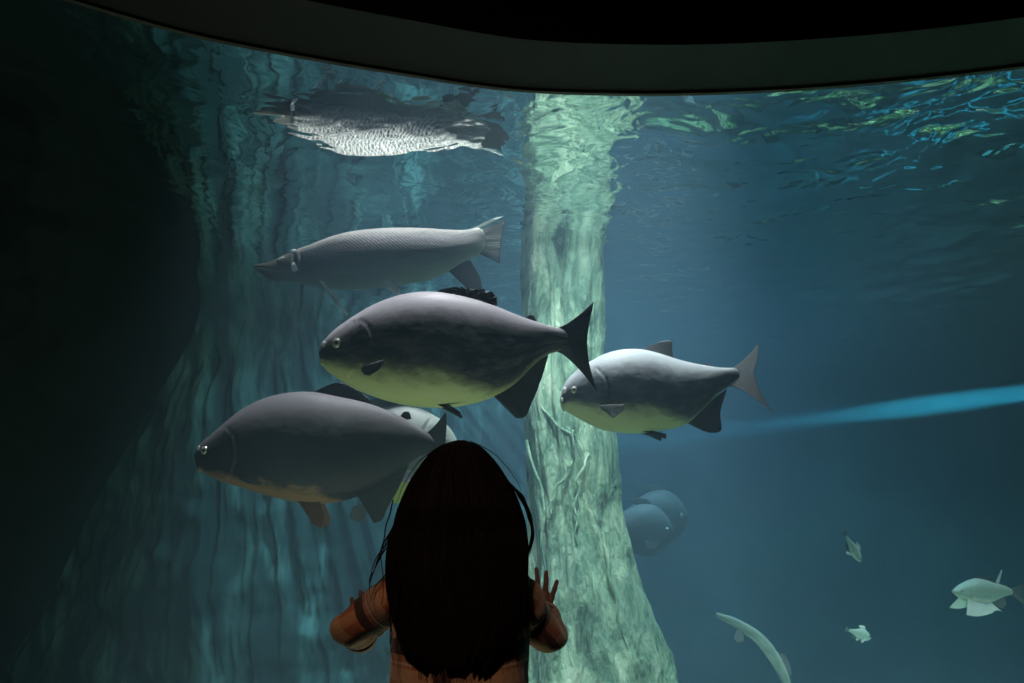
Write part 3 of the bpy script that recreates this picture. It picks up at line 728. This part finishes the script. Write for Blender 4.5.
GX, GY = -.098, 1.50
skin_s = NT('child_skin'); skin = skin_s.bsdf((.16,.085,.06), .55, .3)
def girl():
    base = Vector((GX, GY, 0))
    def l(x, y, z): return (x-GX, y-GY, z)
    HRy = glass_y(.078)-.008; HLy = glass_y(-.33)-.008
    parts = []
    # trunk, neck, head
    parts.append(tube([l(GX,GY,.56)+(.10,.075), l(GX,GY,.62)+(.125,.09), l(GX,GY,.74)+(.105,.078), l(GX,GY,.86)+(.115,.08), l(GX,GY,.96)+(.12,.075), l(GX,GY+.005,1.01)+(.07,.055), l(GX,GY+.01,1.05)+(.036,.036), l(GX,GY+.02,1.11)+(.036,.036)], 28))
    hz = 1.155
    parts.append(ellipsoid(l(GX,GY+.018,hz+.008), (.070,.080,.082)))
    parts.append(ellipsoid(l(GX,GY+.045,hz-.035), (.052,.05,.055)))     # jaw
    parts.append(ellipsoid(l(GX,GY+.10,hz-.018), (.010,.014,.014), 14)) # nose
    parts.append(ellipsoid(l(GX,GY+.093,hz-.048), (.020,.008,.006), 14)) # lips
    for sg in (-1, 1):
        parts.append(ellipsoid(l(GX+sg*.073,GY+.012,hz-.005), (.008,.014,.021), 14))
        parts.append(ellipsoid(l(GX+sg*.03,GY+.086,hz), (.014,.008,.009), 14))
        # legs and feet
        parts.append(tube([l(GX+sg*.058,GY,.62)+(.066,.07), l(GX+sg*.062,GY-.002,.48)+(.058,.062), l(GX+sg*.064,GY+.006,.33)+(.042,.045), l(GX+sg*.065,GY-.01,.22)+(.042,.046), l(GX+sg*.066,GY,.07)+(.027,.03), l(GX+sg*.066,GY,.035)+(.03,.034)], 20))
        parts.append(tube([l(GX+sg*.066,GY-.035,.035)+(.026,.026), l(GX+sg*.068,GY+.03,.034)+(.032,.028), l(GX+sg*.072,GY+.10,.024)+(.036,.02), l(GX+sg*.072,GY+.135,.02)+(.022,.014)], 16))
    # arms: shoulder, elbow, wrist
    SR, ER, WR = Vector((-.005,GY+.0,.975)), Vector((.068,GY+.10,.882)), Vector((.074,HRy-.035,.888))
    SL, EL, WL = Vector((-.20,GY+.0,.975)), Vector((-.312,GY+.06,.900)), Vector((-.325,HLy-.045,.850))
    for S, E, W in ((SR,ER,WR),(SL,EL,WL)):
        parts.append(tube([l(*(S-Vector((S.x-GX,0,0))*.5))+(.04,.04), l(*S)+(.04,.04), l(*(S.lerp(E,.5)))+(.033,.033), l(*E)+(.028,.028), l(*(E.lerp(W,.4)))+(.028,.028), l(*W)+(.018,.020)], 18))
    def hand(W, gy, px_tips, px_knk, thumb, D):
        # palm: from the wrist to the knuckles, flat against the pane
        k = [Vector(((a-CX)/F*D, gy-.004, EYE+(HY-b)/F*D)) for a, b in px_knk]
        kc = sum(k, Vector())/4
        for kk in k:
            parts.append(tube([l(*W)+(.012,.012), l(*(W.lerp(kk,.55)+Vector((0,.004,0))))+(.0105,.0115), l(*kk)+(.0075,.0085)], 12, 4))
        for kk, (a, b) in zip(k, px_tips):
            T = Vector(((a-CX)/F*D, gy, EYE+(HY-b)/F*D)); mid = kk.lerp(T,.5)+Vector((0,-.0035,0))
            parts.append(tube([l(*(kk))+(.0072,.0072), l(*(kk.lerp(T,.25)+Vector((0,-.003,0))))+(.0064,.0062), l(*mid)+(.0064,.0062), l(*(kk.lerp(T,.75)+Vector((0,-.001,0))))+(.0056,.0055), l(*(kk.lerp(T,.93)))+(.0052,.0048), l(*T)+(.0028,.0026)], 12, 4))
        T = Vector(((thumb[1][0]-CX)/F*D, gy, EYE+(HY-thumb[1][1])/F*D)); B = Vector(((thumb[0][0]-CX)/F*D, gy-.008, EYE+(HY-thumb[0][1])/F*D))
        parts.append(tube([l(*W.lerp(kc,.3))+(.010,.010), l(*B)+(.0088,.0088), l(*(B.lerp(T,.5)+Vector((0,-.003,0))))+(.007,.007), l(*T)+(.004,.004)], 12, 4))
    D = glass_y(.078)
    hand(WR, glass_y(.078)-.0055, [(527,575),(536.2,566.5),(546.2,569.5),(557.5,579)], [(532.5,597),(538.5,592),(545.5,592.5),(551.5,597)], [(530,607),(520,596)], D)
    D = glass_y(-.33)
    hand(WL, glass_y(-.33)-.0055, [(352,596),(361,589),(370,591),(380,601)], [(357,620),(363,617),(369,617.5),(375,621)], [(380,632),(389,624)], D)
    V, Fc, U = merge(parts)
    body = mesh_obj('person', V, Fc, skin, smooth=True); body.location = base
    m = body.modifiers.new('fuse', 'REMESH'); m.mode = 'VOXEL'; m.voxel_size = .0028; m.use_smooth_shade = True
    m = body.modifiers.new('soft', 'SMOOTH'); m.factor = .5; m.iterations = 4
    tag(body, 'girl with long black hair and orange plaid jacket, seen from behind, hands on the glass', 'person')
    # ---- clothes
    s = NT('plaid_flannel'); uv = s.n('ShaderNodeTexCoord').outputs['UV']; sep = s.n('ShaderNodeSeparateXYZ', i0=uv)
    def stripe(v, per, ph, w):
        q = s.math('ABSOLUTE', s.math('SUBTRACT', s.math('FRACT', s.math('ADD', s.math('DIVIDE', v, per), ph)), .5))
        return s.math('LESS_THAN', q, w)
    a, b = sep.outputs[0], sep.outputs[1]
    noi = s.n('ShaderNodeTexNoise', Vector=uv, Scale=60.0, Detail=4.0).outputs[0]
    c = s.mix(noi, (.24,.065,.030), (.42,.135,.07))
    c = s.mix(s.math('MULTIPLY', stripe(a, .25, .1, .16), .45), c, (.46,.27,.13))
    c = s.mix(s.math('MULTIPLY', stripe(b, .105, .75, .12), .5), c, (.50,.33,.18))
    c = s.mix(s.math('MULTIPLY', stripe(b, .105, .27, .13), .92), c, (.022,.012,.012))
    c = s.mix(s.math('MULTIPLY', stripe(a, .25, .62, .085), .85), c, (.03,.014,.014))
    c = s.mix(s.math('MULTIPLY', stripe(b, .105, .55, .02), .7), c, (.55,.45,.32))
    plaid = s.bsdf(c, .9, .1, bump=noi, bstr=.5, bdist=.003, Sheen__Weight=.25)
    lining = simple('pale_cuff_lining', (.42,.40,.36), .9, .1, 120)
    def wr(V, amp=.006, f=16):
        return [Vector(v)+Vector((nz(v[0]*f, v[1]*f, v[2]*f*.8), nz(v[0]*f+9, v[1]*f, v[2]*f*.8), nz(v[0]*f, v[1]*f+5, v[2]*f)*.6))*amp for v in V]
    V, Fc, U = tube([l(GX,GY,.545)+(.150,.118), l(GX,GY,.62)+(.150,.118), l(GX,GY,.72)+(.138,.106), l(GX,GY,.82)+(.130,.10), l(GX,GY,.90)+(.130,.098), l(GX,GY,.965)+(.128,.088), l(GX,GY,1.0)+(.105,.072), l(GX,GY+.004,1.03)+(.064,.055), l(GX,GY+.006,1.04)+(.05,.048)], 64, 10, cap=False)
    jk = mesh_obj('jacket', wr(V), Fc, plaid, body, uvs=U); so = jk.modifiers.new('cloth', 'SOLIDIFY'); so.thickness = .006
    V, Fc, U = tube([l(GX,GY+.004,1.02)+(.062,.054), l(GX,GY+.0,1.045)+(.058,.055), l(GX,GY+.0,1.068)+(.060,.058), l(GX,GY+.0,1.05)+(.070,.067)], 40, 6, cap=False)
    o = mesh_obj('collar', wr(V,.003), Fc, plaid, jk, uvs=U); so = o.modifiers.new('cloth', 'SOLIDIFY'); so.thickness = .005
    for S, E, W, cut in ((SR,ER,WR,.55),(SL,EL,WL,.60)):
        Q = E.lerp(W, cut); Q2 = E.lerp(W, cut+.07)
        V, Fc, U = tube([l(*(S+Vector(((GX-S.x)*.42,0,.004))))+(.048,.054), l(*(S+Vector((0,0,-.004))))+(.048,.052), l(*S.lerp(E,.5))+(.042,.042), l(*(E-(W-E)*.04))+(.037,.037), l(*E.lerp(W,.25))+(.036,.037), l(*Q)+(.034,.035), l(*Q2)+(.032,.033)], 40, 9, cap=False)
        sl = mesh_obj('sleeve', wr(V,.010,22), Fc, plaid, jk, uvs=[(u*.75, v) for u, v in U]); so = sl.modifiers.new('cloth', 'SOLIDIFY'); so.thickness = .005
        V, Fc, U = tube([l(*Q)+(.035,.036), l(*Q2)+(.037,.038), l(*E.lerp(W,cut+.22))+(.035,.036)], 32, 6, cap=False)
        cf = mesh_obj('cuff', wr(V,.004), Fc, plaid, sl, uvs=[(u, v+.03) for u, v in U]); so = cf.modifiers.new('cloth', 'SOLIDIFY'); so.thickness = .006; 
        V, Fc, U = tube([l(*E.lerp(W,cut+.20))+(.032,.033), l(*E.lerp(W,cut+.245))+(.0345,.0355)], 32, 4, cap=False)
        cf2 = mesh_obj('cuff_lining', V, Fc, lining, sl, uvs=U); so = cf2.modifiers.new('cloth', 'SOLIDIFY'); so.thickness = .003; cf2['label'] = 'pale cuff lining'
    denim = simple('dark_trousers', (.02,.025,.04), .85, .1, 120)
    ps = [tube([l(GX,GY,.66)+(.128,.094), l(GX,GY,.60)+(.134,.100), l(GX,GY,.56)+(.13,.1)], 40)]
    for sg in (-1, 1):
        ps.append(tube([l(GX+sg*.056,GY,.60)+(.074,.088), l(GX+sg*.062,GY,.45)+(.066,.07), l(GX+sg*.065,GY,.30)+(.054,.056), l(GX+sg*.066,GY,.10)+(.046,.05)], 28))
    V, Fc, U = merge(ps); mesh_obj('trousers', wr(V,.005), Fc, denim, body, uvs=U)
    shoe = simple('shoe_canvas', (.05,.05,.055), .8, .2)
    for sg in (-1, 1):
        V, Fc, U = tube([l(GX+sg*.066,GY-.055,.045)+(.028,.036), l(GX+sg*.067,GY-.01,.048)+(.036,.046), l(GX+sg*.07,GY+.07,.034)+(.041,.032), l(GX+sg*.073,GY+.135,.027)+(.036,.025), l(GX+sg*.073,GY+.158,.02)+(.018,.014)], 24)
        mesh_obj('shoe', V, Fc, shoe, body, uvs=U)
    # ---- hair
    s = NT('black_hair'); uvn = s.n('ShaderNodeTexCoord').outputs['UV']
    mp = s.n('ShaderNodeMapping', Vector=uvn, Scale=(160, 3, 1)); no = s.n('ShaderNodeTexNoise', Vector=mp.outputs[0], Scale=1.0, Detail=3.0).outputs[0]
    hm = s.bsdf(s.mix(no, (.004,.003,.0025), (.014,.010,.008)), .6, .03, bump=no, bstr=.6, bdist=.004)
    DD = 1.42
    Lx = curve1([440,444,452,462,475,490,505,520,540,560,580,600,620,640,655,668], [455,441,428,419,410,403,398,394,390,388,388,391,395,402,410,426])
    Rx = curve1([440,444,452,462,475,490,505,520,540,560,580,600,620,640,655,668], [461,473,484,493,502,511,517,522,525,526,525,523,519,512,501,486])
    V, Fc, U = [], [], []; ns, n = 120, 160
    def ring(t):
        py = 440.5+(664-440.5)*t; a, b = float(Lx(py)), float(Rx(py)); z = .007*max(0, 1-t*2)+EYE+(HY-py)/F*DD
        xl, xr = (a-CX)/F*DD, (b-CX)/F*DD
        cx = (xl+xr)/2; w = (xr-xl)/2
        if t < .42: yb = GY-.105*min(1, (t/.3))**.5; yf = GY+.015+.085*min(1, t/.12)**.5*(1 if t < .14 else max(.25, 1-(t-.14)*4.5))
        else: yb = GY-.105-.012*math.sin((t-.42)*4); yf = GY-.02-.04*min(1, (t-.42)*3)
        return cx, w, yb, yf, z
    for i in range(ns):
        t = (i/(ns-1))**1.25
        cx, w, yb, yf, z = ring(t)
        for j in range(n+1):
            a = 2*math.pi*j/n; ca, sa = math.cos(a), math.sin(a)
            yc = (yb+yf)/2; d = (yf-yb)/2
            r = 1+(.045*nz(ca*7+3, sa*7, t*1.2)+.05*nz(t*5, ca*1.5, 7)-.03*max(0, t-.6))*min(1, t*3)+.022*nz(ca*22, sa*22, t*2)*min(1, t*3)
            zz = z + (.022*nz(ca*9, sa*9, 4)+.015*nz(ca*30, sa*30, 4))*max(0, t-.8)*5
            V.append(Vector(l(cx+w*ca*r, yc+d*sa*r, zz))); U.append((j/n, t))
    R = n+1
    for i in range(ns-1):
        for j in range(n): a = i*R+j; Fc.append((a, a+R, a+R+1, a+1))
    Fc.append(tuple(range(n))); Fc.append(tuple(range((ns-1)*R, (ns-1)*R+n))[::-1])
    hair = mesh_obj('hair', V, Fc, hm, body, uvs=U)
    hair['label'] = 'long loose black hair'
    # loose locks: thin ribbons of real thickness lying on and leaving the mass
    cu = bpy.data.curves.new('loose_strands', 'CURVE'); cu.dimensions = '3D'; cu.bevel_depth = .0009; cu.bevel_resolution = 1; cu.materials.append(hm)
    def strand(pts, r=1.0):
        sp = cu.splines.new('POLY'); sp.points.add(len(pts)-1)
        for q, (k, p) in zip(sp.points, enumerate(pts)): q.co = (*p, 1); q.radius = r*(1-.75*(k/(len(pts)-1))**2)
    rnd = random.Random(5)
    for k in range(900):
        a = rnd.uniform(0, 2*math.pi); t0 = rnd.uniform(.02, .5); t1 = min(1.06, t0+rnd.uniform(.3, .75)); ph = rnd.uniform(0, 50); lift = rnd.uniform(1.0, 1.035)
        if math.sin(a) > .2 and t0 > .15: continue
        pts = []
        for q in range(22):
            t = t0+(t1-t0)*q/21; cx, w, yb, yf, z = ring(min(t, 1)); z -= max(0, t-1)*.42
            aa = a+.10*nz(t*3, ph, 1)+.05*nz(t*9, ph, 6); rr = lift+.05*nz(t*3.5, ph, 3)*t+.05*max(0, t-.75)*nz(ph, 2, 2)
            pts.append(l(cx+w*math.cos(aa)*rr, (yb+yf)/2+(yf-yb)/2*math.sin(aa)*rr, z))
        strand(pts, rnd.uniform(.6, 1.5))
    def px_strand(pp, D, r=1.2, j=0.0):
        pts = poly_resample([(*P(a, b, D), ) for a, b in pp], 30)
        strand([l(p.x+j*nz(i*.2, j*999), p.y, p.z) for i, p in enumerate(pts)], r)
    for k in range(5):
        d = k*1.3
        px_strand([(395-d*.3,520+d),(388-d,545),(378-d*.6,562+d),(371-d*.4,580),(370+d*.5,592+d*2)], 1.44, .9, .003)
    px_strand([(393,500),(386,530),(381,556),(384,585),(380,606)], 1.43, 1.5, .004); px_strand([(396,590),(389,615),(392,640),(388,655)], 1.40, 1.5, .004); px_strand([(515,560),(526,590),(524,620),(529,645)], 1.40, 1.5, .004)
    px_strand([(470,441),(492,452),(512,474),(526,500)], 1.47, 1.0, .003); px_strand([(440,446),(418,463),(402,488),(393,512)], 1.47, 1.0, .003)
    px_strand([(392,538),(380,552),(373,566),(369,584)], 1.45, 1.4); px_strand([(398,560),(385,575),(374,589),(371,600)], 1.4, 1.3)
    px_strand([(399,575),(394,610),(390,640),(394,665)], 1.38, 1.6)
    for k in range(30):      # the lock that swings off the right side and lets the light through
        d = rnd.uniform(0, 1); e = rnd.uniform(-1, 1)
        px_strand([(505+d*8,478+d*10),(520+d*3,497+e*2),(527+d*3.5,515+e*2),(531+d*2.5,530+e),(531+d*2,543+e*2),(526+d*3,552+e*2),(522+e*2,556+d*4)], 1.45+e*.012, rnd.uniform(.8,1.8), .004)
    for k in range(44):
        d = rnd.uniform(0, 1); e = rnd.uniform(-1, 1)
        px_strand([(510+d*4,490),(519+e*2,515),(523+e*2,545),(525+e*2,575),(526+e*3,600),(522+e*5,628)], 1.43+e*.01, rnd.uniform(.8,1.6), .004)
    for k in range(90):      # ragged ends
        x = rnd.uniform(398, 520); e = rnd.uniform(-1, 1); yb_ = 666-abs(x-455)*.35
        px_strand([(x, yb_-60),(x+e*3, yb_-30),(x+e*6, yb_-8),(x+e*8, yb_+rnd.uniform(-4, 9))], 1.385+abs(e)*.02, rnd.uniform(.8,1.8), .004)
    so_ = bpy.data.objects.new('loose_strands', cu); C.objects.link(so_); so_.parent = body; so_['kind'] = 'stuff'
girl()

# ------------------------------------------------------------------ light
def spot(name, loc, target, power, col, angle, blend=.6, size=.15):
    d = bpy.data.lights.new(name, 'SPOT'); d.energy = power; d.color = col; d.spot_size = math.radians(angle); d.spot_blend = blend; d.shadow_soft_size = size
    o = bpy.data.objects.new(name, d); C.objects.link(o); o.location = loc
    o.rotation_euler = (Vector(target)-Vector(loc)).to_track_quat('-Z', 'Y').to_euler(); return o
def area(name, loc, target, power, col, sx, sy):
    d = bpy.data.lights.new(name, 'AREA'); d.energy = power; d.color = col; d.shape = 'RECTANGLE'; d.size = sx; d.size_y = sy
    o = bpy.data.objects.new(name, d); C.objects.link(o); o.location = loc
    o.rotation_euler = (Vector(target)-Vector(loc)).to_track_quat('-Z', 'Y').to_euler(); return o
W = (.93,.97,1.0)
spot('lamp_over_fish', (-.12,3.95,7.5), (-.12,3.68,1.8), 2500, (1,.94,1), 31, .8)
spot('lamp_over_trunk', (.6,3.2,5.4), (.45,4.9,.3), 1400, (.87,1,.94), 30, .7)
spot('lamp_over_right', (1.7,7.0,5.6), (1.2,7.4,0), 800, (.46,.76,1), 108, 1.0)
spot('lamp_over_centre', (-.3,6.4,4.6), (-.2,7.0,0), 230, (.66,.87,1), 84, 1.0)
spot('lamp_on_rocks', (-2.7,4.7,3.6), (-2.8,5.9,.2), 2000, (.05,1,.80), 92, .9)
spot('green_glint_fill', (3.4,4.6,6.4), (3.3,5.4,-.8), 600, (.80,1,.92), 52, .7)  # added lamp, brightens the green floor that the ripples mirror
spot('low_glint_fill', (1.9,3.0,-.05), (2.6,6.0,-1.2), 300, (.85,1,.92), 80, .6)  # added unseen pair below view, lights the floor for green glints
spot('low_glint_fill', (4.0,3.0,-.05), (4.2,6.0,-1.2), 300, (.85,1,.92), 80, .6)
spot('jet_glow_fill', JA.lerp(JB, -.6), JB, 125000, (.04,.66,1), 1.35, .4, .02)  # added unseen lamp that makes the jet glow cyan
area('belly_fill', (-.3,2.35,-.05), (-.3,3.5,1.9), 12, (.9,1,.65), 1.6, .3)  # added unseen fill, lifts the fish bellies from below
spot('hall_lamp', (-.5,-.9,3.3), (-.1,1.5,.8), 95, (1,.72,.55), 50, .6, .10)

w = bpy.data.worlds.new('World'); bpy.context.scene.world = w; w.use_nodes = True
w.node_tree.nodes['Background'].inputs[0].default_value = (0, 0, 0, 1)

# ------------------------------------------------------------------ camera
cam = bpy.data.cameras.new('Camera'); cam.sensor_width = 36; cam.lens = F/1024*36; cam.shift_y = (HY-341.5)/1024; cam.clip_start = .05
co = bpy.data.objects.new('Camera', cam); C.objects.link(co); co.location = (0, 0, EYE); co.rotation_euler = (math.pi/2, 0, 0)
sc = bpy.context.scene; sc.camera = co
sc.view_settings.view_transform = 'Standard'; sc.view_settings.look = 'None'; sc.view_settings.gamma = 1; sc.view_settings.exposure = 0
try: sc.view_settings.use_curve_mapping = False
except Exception: pass
cy = sc.cycles; cy.use_denoising = True; cy.max_bounces = 8; cy.volume_bounces = 0; cy.diffuse_bounces = 2; cy.transparent_max_bounces = 12; cy.glossy_bounces = 4
